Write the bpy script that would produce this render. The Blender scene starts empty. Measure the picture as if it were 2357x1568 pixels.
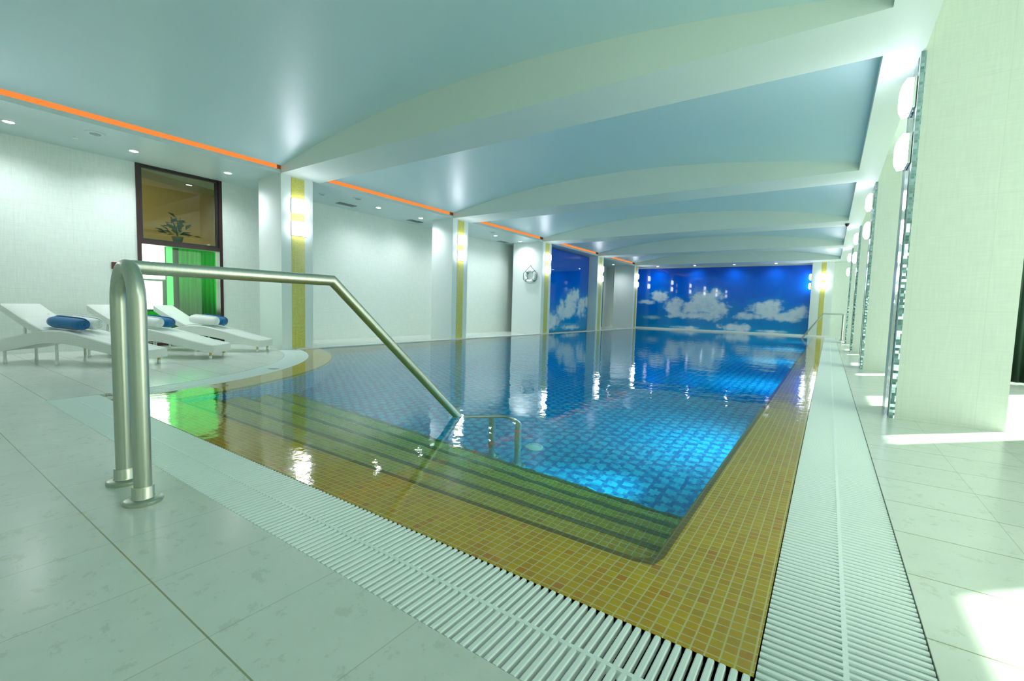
import bpy, bmesh, math, random
from mathutils import Vector, Matrix, noise
random.seed(7)
S = bpy.context.scene
COL = S.collection
PI = math.pi

# ------------------------------------------------------------------ node helpers
class NT:
    def __init__(s, name):
        s.m = bpy.data.materials.new(name); s.m.use_nodes = True
        s.t = s.m.node_tree; s.n = s.t.nodes; s.l = s.t.links; s.n.clear()
        s.out = s.n.new('ShaderNodeOutputMaterial')
    def node(s, typ, **kw):
        x = s.n.new(typ)
        for k, v in kw.items(): setattr(x, k, v)
        return x
    def put(s, sock, v):
        if v is None: return
        if isinstance(v, bpy.types.NodeSocket): s.l.new(v, sock)
        else:
            if isinstance(v, (tuple, list)) and len(v) == 3 and len(sock.default_value) == 4: v = (*v, 1)
            sock.default_value = v
    def math(s, op, a, b=None, c=None):
        x = s.node('ShaderNodeMath', operation=op); s.put(x.inputs[0], a)
        if b is not None: s.put(x.inputs[1], b)
        if c is not None: s.put(x.inputs[2], c)
        return x.outputs[0]
    def mix(s, f, a, b):
        x = s.node('ShaderNodeMix', data_type='RGBA')
        s.put(x.inputs[0], f); s.put(x.inputs[6], a); s.put(x.inputs[7], b)
        return x.outputs[2]
    def obj(s):
        return s.node('ShaderNodeTexCoord').outputs['Object']
    def sep(s, v):
        x = s.node('ShaderNodeSeparateXYZ'); s.put(x.inputs[0], v); return x.outputs
    def comb(s, a, b, c=0.0):
        x = s.node('ShaderNodeCombineXYZ'); s.put(x.inputs[0], a); s.put(x.inputs[1], b); s.put(x.inputs[2], c); return x.outputs[0]
    def noise(s, v, scale, detail=3, rough=.5):
        x = s.node('ShaderNodeTexNoise'); s.put(x.inputs['Vector'], v)
        x.inputs['Scale'].default_value = scale; x.inputs['Detail'].default_value = detail; x.inputs['Roughness'].default_value = rough
        return x.outputs['Fac']
    def ramp(s, f, stops, interp='LINEAR'):
        x = s.node('ShaderNodeValToRGB'); cr = x.color_ramp; cr.interpolation = interp
        while len(cr.elements) < len(stops): cr.elements.new(.5)
        for e, (p, c) in zip(cr.elements, stops): e.position = p; e.color = (*c, 1)
        s.put(x.inputs[0], f); return x.outputs[0]
    def bump(s, h, strength=.3, dist=.01):
        x = s.node('ShaderNodeBump'); s.put(x.inputs['Height'], h)
        x.inputs['Strength'].default_value = strength; x.inputs['Distance'].default_value = dist
        return x.outputs[0]
    def pbr(s, color, rough=.5, metal=0.0, normal=None, spec=.5, coat=0.0, emit=None, es=0.0, sheen=0.0):
        x = s.node('ShaderNodeBsdfPrincipled')
        s.put(x.inputs['Base Color'], color); s.put(x.inputs['Roughness'], rough); s.put(x.inputs['Metallic'], metal)
        s.put(x.inputs['Specular IOR Level'], spec); s.put(x.inputs['Coat Weight'], coat); x.inputs['Coat Roughness'].default_value = .03
        s.put(x.inputs['Sheen Weight'], sheen)
        if normal is not None: s.put(x.inputs['Normal'], normal)
        if emit is not None: s.put(x.inputs['Emission Color'], emit); x.inputs['Emission Strength'].default_value = es
        s.l.new(x.outputs[0], s.out.inputs[0]); return x
    # plane coordinates on any axis-aligned face
    def face_uv(s):
        o = s.sep(s.obj()); g = s.sep(s.node('ShaderNodeNewGeometry').outputs['True Normal'])
        ax = s.math('GREATER_THAN', s.math('ABSOLUTE', g[0]), .6); az = s.math('GREATER_THAN', s.math('ABSOLUTE', g[2]), .6)
        def sel(f, a, b):
            x = s.node('ShaderNodeMix', data_type='FLOAT'); s.put(x.inputs[0], f); s.put(x.inputs[2], a); s.put(x.inputs[3], b); return x.outputs[0]
        return sel(ax, o[0], o[1]), sel(az, o[2], o[1])
    def grid(s, u, v, pu, pv, gap, u0=0.0, v0=0.0):
        """line mask (1 in the joint), cell id vector"""
        a = s.math('DIVIDE', s.math('SUBTRACT', u, u0), pu); b = s.math('DIVIDE', s.math('SUBTRACT', v, v0), pv)
        fa, fb = s.math('FRACT', a), s.math('FRACT', b)
        da = s.math('MULTIPLY', s.math('MINIMUM', fa, s.math('SUBTRACT', 1.0, fa)), pu)
        db = s.math('MULTIPLY', s.math('MINIMUM', fb, s.math('SUBTRACT', 1.0, fb)), pv)
        m = s.math('LESS_THAN', s.math('MINIMUM', da, db), gap / 2)
        return m, s.comb(s.math('FLOOR', a), s.math('FLOOR', b))
    def rnd(s, cell):
        x = s.node('ShaderNodeTexWhiteNoise', noise_dimensions='2D'); s.put(x.inputs['Vector'], cell); return x.outputs['Value']

def plain(name, color, rough=.5, metal=0.0, **kw):
    t = NT(name); t.pbr(color, rough, metal, **kw); return t.m

def mat_paint(name, color, rough=.55):
    t = NT(name); n = t.noise(t.obj(), 40, 2)
    t.pbr(color, rough, normal=t.bump(n, .04, .002)); return t.m

def mat_deck():
    t = NT('deck_tile'); o = t.obj(); x = t.sep(o)
    m, c = t.grid(x[0], x[1], .375, .375, .0035, .27, .47)
    r = t.rnd(c); n = t.noise(o, 5, 6, .65); n2 = t.noise(o, 60, 2)
    base = t.mix(n, (.60, .66, .60), (.74, .78, .72))
    vein = t.math('MULTIPLY', t.math('GREATER_THAN', t.noise(o, 14, 8, .75), .58), .45)
    base = t.mix(vein, base, (.50, .55, .46))
    base = t.mix(t.math('MULTIPLY', r, .12), base, (.48, .54, .46))
    m2 = t.math('LESS_THAN', t.math('ABSOLUTE', t.math('SUBTRACT', t.math('FRACT', t.math('DIVIDE', t.math('SUBTRACT', x[1], .47 - .1875), .375)), .5)), .0062)
    base = t.mix(t.math('MULTIPLY', m, .45), base, (.34, .36, .25))
    t.pbr(t.mix(m2, base, (.30, .32, .20)), t.math('ADD', .16, t.math('MULTIPLY', n2, .12)), spec=.5,
          normal=t.bump(t.math('SUBTRACT', t.math('MULTIPLY', n2, .05), t.math('MULTIPLY', m, .5)), .2, .003))
    return t.m

def mat_wall(name, c1, c2, pu=.6, pv=.3):
    t = NT(name); u, v = t.face_uv()
    m, c = t.grid(u, v, pu, pv, .004, .1, .02)
    st = t.noise(t.comb(t.math('MULTIPLY', u, 60), t.math('MULTIPLY', v, 5)), 1.0, 3)
    st2 = t.noise(t.comb(t.math('MULTIPLY', u, 5), t.math('MULTIPLY', v, 70)), 1.0, 3)
    f = t.math('MULTIPLY', t.math('ADD', st, st2), .5)
    f = t.math('MULTIPLY', t.math('SUBTRACT', f, .35), 3.0)
    base = t.mix(f, c1, c2); base = t.mix(t.math('MULTIPLY', m, .22), base, (.42, .48, .40))
    t.pbr(base, .32, normal=t.bump(f, .12, .002)); return t.m

def mat_gold(name='gold_mosaic', p=.0345, grout=(.78, .74, .30), cols=None, rough=.12):
    t = NT(name); u, v = t.face_uv()
    m, c = t.grid(u, v, p, p, p * .13, .006, .012)
    r = t.rnd(c)
    cols = cols or [(0, (.60, .37, .004)), (.3, (.70, .48, .004)), (.6, (.64, .33, .006)), (.85, (.74, .52, .006)), (1, (.64, .24, .01))]
    col = t.ramp(r, cols)
    n = t.noise(t.obj(), 90, 3); col = t.mix(t.math('MULTIPLY', n, .3), col, (.72, .56, .03))
    t.pbr(t.mix(m, col, grout), t.math('ADD', rough, t.math('MULTIPLY', m, .5)), spec=.6,
          normal=t.bump(t.math('ADD', t.math('MULTIPLY', r, .3), t.math('MULTIPLY', m, -1.0)), .35, .002))
    return t.m

def mat_blue():
    t = NT('blue_mosaic'); u, v = t.face_uv()
    p = .024
    m, c = t.grid(u, v, p, p, .003)
    cs = t.sep(c); r = t.rnd(c)
    k = 2 * PI / 3.9
    a = t.math('COSINE', t.math('MULTIPLY', cs[0], k))
    b = t.math('COSINE', t.math('MULTIPLY', t.math('ADD', t.math('MULTIPLY', cs[0], -.5), t.math('MULTIPLY', cs[1], .866)), k))
    d = t.math('COSINE', t.math('MULTIPLY', t.math('ADD', t.math('MULTIPLY', cs[0], .5), t.math('MULTIPLY', cs[1], .866)), k))
    sm = t.math('ADD', t.math('ADD', a, b), d)
    f = t.math('MULTIPLY', t.math('ADD', t.math('ADD', sm, t.math('MULTIPLY', r, 2.0)), .3), .55)
    col = t.ramp(f, [(0, (.002, .19, .50)), (.45, (.004, .30, .64)), (.8, (.012, .46, .78)), (1, (.03, .58, .86))])
    t.pbr(t.mix(t.math('MULTIPLY', m, .35), col, (.02, .28, .55)), .15, spec=.5); return t.m

def mat_silver():
    t = NT('silver_mosaic'); u, v = t.face_uv()
    m, c = t.grid(u, v, .024, .024, .003)
    r = t.rnd(c)
    wn = t.node('ShaderNodeTexWhiteNoise', noise_dimensions='2D'); t.put(wn.inputs['Vector'], c)
    g = t.node('ShaderNodeNewGeometry')
    off = t.node('ShaderNodeVectorMath', operation='MULTIPLY_ADD'); t.put(off.inputs[0], wn.outputs['Color'])
    off.inputs[1].default_value = (.25, .25, .25); t.put(off.inputs[2], g.outputs['Normal'])
    nn = t.node('ShaderNodeVectorMath', operation='NORMALIZE'); t.put(nn.inputs[0], off.outputs[0])
    t.pbr(t.mix(m, t.ramp(r, [(0, (.16, .28, .31)), (1, (.42, .56, .60))]), (.35, .45, .45)), .1, .9, normal=nn.outputs[0]); return t.m

def mat_steel():
    t = NT('brushed_steel'); o = t.obj(); n = t.noise(o, 260, 2)
    nz = t.noise(t.comb(t.math('MULTIPLY', t.sep(o)[0], 160), t.math('MULTIPLY', t.sep(o)[1], 160), t.math('MULTIPLY', t.sep(o)[2], 4)), 1.0, 2)
    t.pbr(t.mix(nz, (.52, .55, .46), (.68, .70, .60)), t.math('ADD', .30, t.math('MULTIPLY', n, .10)), 1.0); return t.m

def mat_wicker():
    t = NT('white_wicker'); o = t.obj(); s = t.sep(o)
    wx = t.math('SINE', t.math('MULTIPLY', s[0], 520)); wy = t.math('SINE', t.math('MULTIPLY', s[1], 520)); wz = t.math('SINE', t.math('MULTIPLY', s[2], 520))
    h = t.math('ADD', t.math('MULTIPLY', wx, wy), wz)
    t.pbr(t.mix(t.math('MULTIPLY', h, .18), (.80, .84, .78), (.62, .66, .58)), .5, normal=t.bump(h, .35, .003)); return t.m

def mat_towel(name, c1, c2):
    t = NT(name); o = t.obj(); n = t.noise(o, 180, 3)
    t.pbr(t.mix(n, c1, c2), .95, normal=t.bump(n, .6, .006), sheen=.4); return t.m

def mat_emit(name, color, strength):
    t = NT(name); e = t.node('ShaderNodeEmission'); t.put(e.inputs[0], color); e.inputs[1].default_value = strength
    t.l.new(e.outputs[0], t.out.inputs[0]); return t.m

def mat_pane(name='window_glass', tint=(.94, .98, .95), refl=1.0):
    t = NT(name)
    tr = t.node('ShaderNodeBsdfTransparent'); t.put(tr.inputs[0], tint)
    gl = t.node('ShaderNodeBsdfGlossy'); gl.inputs['Roughness'].default_value = .01
    fr = t.node('ShaderNodeLayerWeight'); fr.inputs['Blend'].default_value = .5
    mx = t.node('ShaderNodeMixShader'); t.put(mx.inputs[0], t.math('MULTIPLY', t.math('MULTIPLY_ADD', t.math('POWER', fr.outputs['Facing'], 5.0), .9, .045), refl))
    t.l.new(tr.outputs[0], mx.inputs[1]); t.l.new(gl.outputs[0], mx.inputs[2]); t.l.new(mx.outputs[0], t.out.inputs[0]); return t.m

def mat_water():
    t = NT('pool_water_material'); o = t.obj()
    h = t.math('ADD', t.noise(o, 3.2, 2, .5), t.math('MULTIPLY', t.noise(o, 14, 2, .5), .16))
    e_ = t.node('ShaderNodeMapRange'); t.put(e_.inputs[0], t.sep(o)[0]); e_.inputs[1].default_value = -.55; e_.inputs[2].default_value = -.15
    f_ = t.node('ShaderNodeMapRange'); t.put(f_.inputs[0], t.sep(o)[1]); f_.inputs[1].default_value = 2.1; f_.inputs[2].default_value = 1.3
    ed = t.math('MAXIMUM', e_.outputs[0], t.math('MULTIPLY', f_.outputs[0], .5))
    h = t.math('ADD', h, t.math('MULTIPLY', t.math('MULTIPLY', ed, t.noise(o, 34, 3, .6)), .22))
    b = t.bump(h, .12, .03)
    g = t.node('ShaderNodeBsdfGlass'); g.inputs['IOR'].default_value = 1.333; g.inputs['Roughness'].default_value = 0.0
    g.inputs['Color'].default_value = (1, 1, 1, 1); t.put(g.inputs['Normal'], b)
    t.l.new(g.outputs[0], t.out.inputs[0])
    v = t.node('ShaderNodeVolumeAbsorption'); v.inputs['Color'].default_value = (.30, .90, .93, 1); v.inputs['Density'].default_value = .66
    t.l.new(v.outputs[0], t.out.inputs[1]); return t.m

def mat_print(name):
    t = NT(name); a = t.node('ShaderNodeVertexColor', layer_name='print')
    t.pbr(a.outputs[0], .035, spec=.6, coat=.12); return t.m

M = {}
M['deck'] = mat_deck()
M['wall'] = mat_wall('textured_wall_tile', (.65, .72, .66), (.74, .81, .74))
M['column_tile'] = mat_wall('column_tile', (.62, .68, .61), (.68, .74, .66), .45, .9)
M['paint'] = mat_paint('white_paint', (.74, .81, .77))
M['soffit'] = mat_paint('soffit_paint', (.58, .70, .69), .35)
M['beam'] = mat_paint('beam_paint', (.70, .79, .71))
t = NT('satin_ceiling_film'); n = t.noise(t.obj(), 90, 2)
t.pbr((.58, .77, .78), .36, normal=t.bump(n, .05, .002), spec=.75); M['satin'] = t.m
M['gold'] = mat_gold()
M['nosing'] = mat_gold('nosing_shade_mosaic', .0345, (.26, .28, .14), [(0, (.10, .085, .01)), (.6, (.13, .11, .02)), (1, (.16, .10, .02))], .15)  # darker tiles; riser shade at the step edges is put into this colour
M['gold_strip'] = mat_gold('gold_strip_mosaic', .024, (.70, .74, .42), [(0, (.50, .46, .03)), (.5, (.58, .52, .04)), (1, (.62, .58, .10))], .14)
M['blue'] = mat_blue()
M['silver'] = mat_silver()
M['steel'] = mat_steel()
M['chrome'] = plain('chrome', (.75, .8, .8), .08, 1.0)
M['wicker'] = mat_wicker()
M['towel_w'] = mat_towel('white_towelling', (.80, .86, .82), (.90, .94, .90))
M['towel_b'] = mat_towel('blue_towelling', (.0, .12, .30), (.003, .18, .42))
M['plastic'] = plain('white_grate_plastic', (.78, .87, .84), .35)
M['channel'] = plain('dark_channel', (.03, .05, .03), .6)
M['sconce'] = mat_emit('sconce_glass_lit', (.84, .87, 1.0), 3.1)
M['spotglass'] = mat_emit('downlight_lens_lit', (.9, .92, 1.0), 12)
M['orange'] = mat_emit('orange_led_strip', (1.0, .25, .05), .22)
M['frame'] = plain('dark_red_brown_frame', (.035, .010, .010), .3)
M['pane'] = mat_pane()
M['pane_dark'] = mat_pane('tinted_glass', (.72, .80, .74), 1.0)
M['pane_low'] = mat_pane('lower_window_glass', (.92, .98, .93), .5)
M['black'] = plain('black_plastic', (.015, .018, .02), .4)
M['grey'] = plain('grey_metal', (.30, .36, .35), .4, .6)
M['white'] = plain('white_plastic', (.82, .86, .82), .35)
M['brass'] = plain('brass_foot', (.45, .30, .08), .3, .8)
M['rope'] = plain('dark_rope', (.02, .03, .07), .8)
M['red'] = plain('dark_red_plastic', (.12, .01, .01), .4)
M['ochre'] = plain('ochre_wall', (.42, .31, .12), .7)
M['olive'] = plain('olive_grey_beam', (.14, .16, .08), .7)
M['leaf'] = plain('dark_green_leaf', (.01, .05, .02), .5)
M['pot'] = plain('dark_pot', (.04, .07, .06), .5)
t = NT('green_curtain_cloth'); s_ = t.sep(t.obj())
n = t.noise(t.comb(t.math('MULTIPLY', s_[1], 14), t.math('MULTIPLY', s_[2], 2)), 1.0, 3)
p = t.pbr(t.mix(n, (.005, .20, .02), (.03, .46, .06)), .9)
tl = t.node('ShaderNodeBsdfTranslucent'); t.put(tl.inputs[0], (.05, .75, .12)); mx = t.node('ShaderNodeMixShader'); mx.inputs[0].default_value = .5
t.l.new(p.outputs[0], mx.inputs[1]); t.l.new(tl.outputs[0], mx.inputs[2]); t.l.new(mx.outputs[0], t.out.inputs[0]); M['curtain'] = t.m
M['daylight'] = mat_emit('daylit_window', (.90, 1.0, .93), 1.0)
M['greenglow'] = mat_emit('daylit_green_glass', (.10, .75, .16), .35)
M['darkgreen'] = plain('dark_green_panel', (.03, .07, .04), .35)
M['darkglass'] = plain('dark_teal_glass', (.05, .16, .17), .06, spec=.7)
M['fill_u'] = mat_emit('underwater_fill_lens', (.9, 1.0, 1.0), 4)  # unused lens for the added underwater fill lights
M['print'] = mat_print('sky_print')
M['water'] = mat_water()

# ------------------------------------------------------------------ mesh helpers
class MB:
    def __init__(s): s.b = bmesh.new()
    def box(s, x0, x1, y0, y1, z0, z1, mat=None):
        vs = [s.b.verts.new((x, y, z)) for x in (x0, x1) for y in (y0, y1) for z in (z0, z1)]
        if mat is not None:
            for v in vs: v.co = mat @ v.co
        for f in ((0, 1, 3, 2), (4, 6, 7, 5), (0, 4, 5, 1), (2, 3, 7, 6), (0, 2, 6, 4), (1, 5, 7, 3)):
            s.b.faces.new([vs[i] for i in f])
        return s
    def prism(s, pts, z0, z1, bottom=True):
        a = [s.b.verts.new((x, y, z1)) for x, y in pts]; c = [s.b.verts.new((x, y, z0)) for x, y in pts]
        s.b.faces.new(a)
        if bottom: s.b.faces.new(c[::-1])
        n = len(pts)
        for i in range(n): s.b.faces.new((a[i], c[i], c[(i + 1) % n], a[(i + 1) % n]))
        return s
    def tube(s, pts, r, seg=20, cap=True, radii=None):
        pts = [Vector(p) for p in pts]; n = len(pts)
        d0 = (pts[1] - pts[0]).normalized()
        ref = Vector((0, 0, 1)) if abs(d0.z) < .9 else Vector((1, 0, 0))
        nrm = d0.cross(ref).normalized(); rings = []; prev = d0
        for i, p in enumerate(pts):
            if i == 0: d = d0
            elif i == n - 1: d = (pts[-1] - pts[-2]).normalized()
            else: d = ((pts[i + 1] - p).normalized() + (p - pts[i - 1]).normalized()).normalized()
            q = prev.rotation_difference(d); nrm = (q @ nrm).normalized(); prev = d
            bi = d.cross(nrm).normalized()
            k = 1.0
            if 0 < i < n - 1:
                cs = max(.3, (pts[i + 1] - p).normalized().dot(d)); k = 1 / cs
                ax = (pts[i + 1] - p).normalized() - (p - pts[i - 1]).normalized()
                ax = ax.normalized() if ax.length > 1e-6 else None
            else: ax = None
            rr = radii[i] if radii else r; ring = []
            for j in range(seg):
                a = 2 * PI * j / seg; off = nrm * math.cos(a) * rr + bi * math.sin(a) * rr
                if ax is not None and k > 1.001: off = off + ax * (off.dot(ax)) * (k - 1)
                ring.append(s.b.verts.new(p + off))
            rings.append(ring)
        for a, c in zip(rings, rings[1:]):
            for j in range(seg): s.b.faces.new((a[j], a[(j + 1) % seg], c[(j + 1) % seg], c[j]))
        if cap: s.b.faces.new(rings[0][::-1]); s.b.faces.new(rings[-1])
        return s
    def lathe(s, prof, c=(0, 0, 0), seg=32, rot=None, caps=True):
        rings = []
        for r, z in prof:
            ring = []
            for j in range(seg):
                a = 2 * PI * j / seg; v = Vector((r * math.cos(a), r * math.sin(a), z))
                if rot is not None: v = rot @ v
                ring.append(s.b.verts.new(v + Vector(c)))
            rings.append(ring)
        for a, d in zip(rings, rings[1:]):
            for j in range(seg): s.b.faces.new((a[j], a[(j + 1) % seg], d[(j + 1) % seg], d[j]))
        if caps: s.b.faces.new(rings[0][::-1]); s.b.faces.new(rings[-1])
        return s
    def build(s, name, mat, parent=None, bevel=0.0, bseg=2, smooth=False, loc=None):
        if bevel: bmesh.ops.bevel(s.b, geom=s.b.edges[:], offset=bevel, segments=bseg, profile=.5, affect='EDGES', clamp_overlap=True)
        bmesh.ops.recalc_face_normals(s.b, faces=s.b.faces[:])
        me = bpy.data.meshes.new(name); s.b.to_mesh(me); s.b.free()
        if smooth:
            for p in me.polygons: p.use_smooth = True
            me.set_sharp_from_angle(angle=math.radians(40))
        me.materials.append(mat); o = bpy.data.objects.new(name, me); COL.objects.link(o)
        if parent: o.parent = parent
        if loc: o.location = loc
        return o

def tag(o, label, cat, group=None, kind=None):
    o['label'] = label; o['category'] = cat
    if group: o['group'] = group
    if kind: o['kind'] = kind
    return o
def empty(name, loc, rz, label, cat, group=None):
    o = bpy.data.objects.new(name, None); COL.objects.link(o); o.location = loc; o.rotation_euler = (0, 0, rz); o.empty_display_size = .1
    return tag(o, label, cat, group)
def struct(o, label=None):
    o['kind'] = 'structure'
    if label: o['label'] = label
    return o
def dup(root, loc, rz, label):
    r = root.copy(); COL.objects.link(r); r.location = loc; r.rotation_euler = (0, 0, rz); r['label'] = label
    for ch in list(root.children):
        c = ch.copy(); COL.objects.link(c); c.parent = r
        for g in ch.children:
            d = g.copy(); COL.objects.link(d); d.parent = c
    return r
def arc(cx, cy, r, a0, a1, n):
    return [(cx + r * math.cos(math.radians(a0 + (a1 - a0) * i / n)), cy + r * math.sin(math.radians(a0 + (a1 - a0) * i / n))) for i in range(n + 1)]

# ------------------------------------------------------------------ dimensions
CX, CY, RO, RI, RL = -8.75, .62, 3.65, 4.0, 4.36          # curved end of the pool: deck edge, water edge, ledge edge
XW, XG, XT, XB = -7.65, .27, -.09, -.45                    # left water edge, grate outer, water edge, ledge edge (right)
YG, YT, YB = .83, 1.17, 1.53
YF, YM, YP = 22.1, 22.5, 4.2
WX = -9.3
SZ = 3.0
fronts = [-.1, 4.2, 8.5, 12.8, 17.1, 21.3]
deg = math.degrees

# ------------------------------------------------------------------ floor / deck
a_end = deg(math.acos((-7.75 - CX) / RO)); a_st = deg(math.asin((YG - CY) / RO))
fl = MB()
fl.prism([(WX, -1.5), (2.6, -1.5), (2.6, YG), (WX, YG)], -.12, 0)
fl.prism([(XG, YG), (2.6, YG), (2.6, YM), (XG, YM)], -.12, 0)
fl.prism([(-7.75, YG)] + arc(CX, CY, RO, a_st, a_end, 40), -.12, 0)
fl.prism([(WX, YG), (-7.75, YG), (-7.75, YM), (WX, YM)], -.12, 0)
struct(fl.build('floor', M['deck']), 'pale stone tile pool deck')
cur = MB()
yc = CY + math.sqrt(RI ** 2 - (XW - CX) ** 2)
cur.box(-7.75, XW, yc - .05, YF, -.12, .018); cur.box(-7.75, XG, YF, YM, -.12, .06); cur.box(-7.75, XG, YF - .06, YF, -.12, .012)
struct(cur.build('trim_1', M['white'], bevel=.004), 'white curb along the far and left pool edges')

# channel under the grates
ch = MB()
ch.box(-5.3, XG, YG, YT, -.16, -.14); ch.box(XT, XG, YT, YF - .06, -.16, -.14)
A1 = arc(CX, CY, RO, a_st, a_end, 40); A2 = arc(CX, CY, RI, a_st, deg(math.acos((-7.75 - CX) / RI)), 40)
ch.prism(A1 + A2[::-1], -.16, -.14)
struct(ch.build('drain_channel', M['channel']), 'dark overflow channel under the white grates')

# ------------------------------------------------------------------ grates
def grate(name, slats, ribs, label):
    root = empty(name, (0, 0, 0), 0, label, 'drain grate', 'white overflow grates around the pool')
    g = MB()
    for (cx, cy, L, w, a) in slats:
        mt = Matrix.Translation((cx, cy, 0)) @ Matrix.Rotation(a, 4, 'Z')
        h = w / 2; b = .003
        # bevelled top bar
        vs = []
        prof = [(-h, -.022), (-h, -b - .002), (-h + b, -.002), (h - b, -.002), (h, -b - .002), (h, -.022)]
        A = [g.b.verts.new(mt @ Vector((-L / 2, u, z))) for u, z in prof]
        B = [g.b.verts.new(mt @ Vector((L / 2, u, z))) for u, z in prof]
        for i in range(5): g.b.faces.new((A[i], A[i + 1], B[i + 1], B[i]))
        g.b.faces.new((A[5], A[0], B[0], B[5])); g.b.faces.new(A[::-1]); g.b.faces.new(B)
    o = g.build('slats', M['plastic'], root); o['kind'] = 'stuff'
    r = MB()
    for rb in ribs:
        for p, q in zip(rb, rb[1:]):
            d = Vector((q[0] - p[0], q[1] - p[1], 0)); L = d.length; a = math.atan2(d.y, d.x)
            r.box(-L / 2 - .002, L / 2 + .002, -.006, .006, -.026, -.0022, Matrix.Translation(((p[0] + q[0]) / 2, (p[1] + q[1]) / 2, 0)) @ Matrix.Rotation(a, 4, 'Z'))
    r.build('connecting_rib', M['plastic'], root)
    return root
P = .0262
W0 = YT - YG - .006
sl = []; x = XT - .015
while x > -5.11:
    L0 = YG + .004; L1 = YT - .002
    if False:                                        # trimmed by the curve
        L1 = min(L1, CY + math.sqrt(max(0, RI ** 2 - (x - CX) ** 2))) if abs(x - CX) < RI else L1
    sl.append((x, (L0 + L1) / 2, L1 - L0, .0165, PI / 2)); x -= P
ymid = (YG + YT) / 2
grate('drain_grate', sl, [[(XT - .005, ymid), (-5.11, ymid)], [(XT - .005, YG + .05), (-5.02, YG + .05)], [(XT - .005, YT - .05), (-5.02, YT - .05)]][:1], 'white slatted overflow grate along the front pool edge')
sl = []; y = YG + .016
while y < YF - .08:
    sl.append(((XT + XG) / 2, y, XG - XT - .006, .0165, 0)); y += P
grate('drain_grate', sl, [[((XT + XG) / 2, YG + .005), ((XT + XG) / 2, YF - .08)]], 'long white slatted overflow grate along the right pool edge')
sl = []; rm = (RO + RI) / 2; a = math.asin((YT - CY + .014) / RO) + .02; ae = math.acos((-7.74 - CX) / rm)
while a < ae:
    sl.append((CX + rm * math.cos(a), CY + rm * math.sin(a), RI - RO - .006, .0165, a)); a += P / rm
grate('drain_grate', sl, [arc(CX, CY, rm, deg(math.asin((YT - CY) / RI)), deg(ae), 60)], 'curved white slatted overflow grate around the lounger terrace')

# ------------------------------------------------------------------ pool basin
ao0, ai0 = math.asin((YT - CY) / RI), math.asin((YB - CY) / RL)
ao1, ai1 = math.acos((XW - CX) / RI), math.acos((XW - CX) / RL)
pairs = [((XT, YF), (XB, YF)), ((XT, YB + .06), (XB, YB + .06)), ((XT, YT), (XB - .018, YB + .018)), ((XT - .42, YT), (XB - .06, YB)),
         ((CX + RI * math.cos(ao0), YT), (CX + RL * math.cos(ai0), YB))]
N = 40
for i in range(1, N + 1):
    o_ = ao0 + (ao1 - ao0) * i / N; q_ = ai0 + (ai1 - ai0) * i / N
    pairs.append(((CX + RI * math.cos(o_), CY + RI * math.sin(o_)), (CX + RL * math.cos(q_), CY + RL * math.sin(q_))))
led = MB(); b = led.b
ZO, ZI, ZBOT = -.004, -.034, -1.10
ov = [b.verts.new((*o_, ZO)) for o_, _ in pairs]; iv = [b.verts.new((*i_, ZI)) for _, i_ in pairs]
dv = [b.verts.new((*o_, -.14)) for o_, _ in pairs]; wv = [b.verts.new((*i_, ZI - .10)) for _, i_ in pairs]
for k in range(len(pairs) - 1):
    b.faces.new((ov[k], ov[k + 1], iv[k + 1], iv[k])); b.faces.new((ov[k], dv[k], dv[k + 1], ov[k + 1])); b.faces.new((iv[k], iv[k + 1], wv[k + 1], wv[k]))
LEDGE_DONE = struct(led.build('pool_ledge', M['gold']), 'shallow gold mosaic ledge around the pool')
bas = MB(); b = bas.b
inner = [i_ for _, i_ in pairs] + [(XW, YF)]
inner = [(XB, YF)] + [i_ for _, i_ in pairs[1:]] + [(XW, YF)]
top = [b.verts.new((x, y, (ZI - .10) if (x > XW + .01 and k < len(inner) - 2) else -.0)) for k, (x, y) in enumerate(inner)]
bot = [b.verts.new((x, y, ZBOT)) for x, y in inner]
for k in range(len(inner)):
    j = (k + 1) % len(inner); b.faces.new((top[k], top[j], bot[j], bot[k]))
b.faces.new(bot)
struct(bas.build('pool_basin', M['blue']), 'blue patterned mosaic pool basin')
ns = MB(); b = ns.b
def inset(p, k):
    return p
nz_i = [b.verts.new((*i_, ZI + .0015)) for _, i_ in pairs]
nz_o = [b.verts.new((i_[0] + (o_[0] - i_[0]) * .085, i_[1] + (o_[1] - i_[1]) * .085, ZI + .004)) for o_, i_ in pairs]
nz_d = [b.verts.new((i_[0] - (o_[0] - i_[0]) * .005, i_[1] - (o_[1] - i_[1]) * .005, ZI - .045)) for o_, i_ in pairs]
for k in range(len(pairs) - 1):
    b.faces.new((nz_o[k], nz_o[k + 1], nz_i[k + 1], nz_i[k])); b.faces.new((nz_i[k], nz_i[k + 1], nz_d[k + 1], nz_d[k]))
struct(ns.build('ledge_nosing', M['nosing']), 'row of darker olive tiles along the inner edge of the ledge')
st = MB()
edges = [(YB, -.24), (1.83, -.45), (2.13, -.67), (2.44, -.89)]
for i, (y0, z) in enumerate(edges):
    y1 = 2.75 if i == 3 else edges[i + 1][0]
    st.box(-4.9, XB - .001, y0, 1.83 + .305 * i, ZBOT - .01, z)
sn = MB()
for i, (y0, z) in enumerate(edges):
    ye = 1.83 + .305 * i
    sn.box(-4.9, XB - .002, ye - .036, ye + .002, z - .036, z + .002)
struct(sn.build('step_nosing_shade', M['nosing']), 'darker tile rows along the step edges, riser shade painted in')
struct(st.build('pool_steps', M['gold']), 'submerged gold mosaic steps across the front of the pool')
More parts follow.
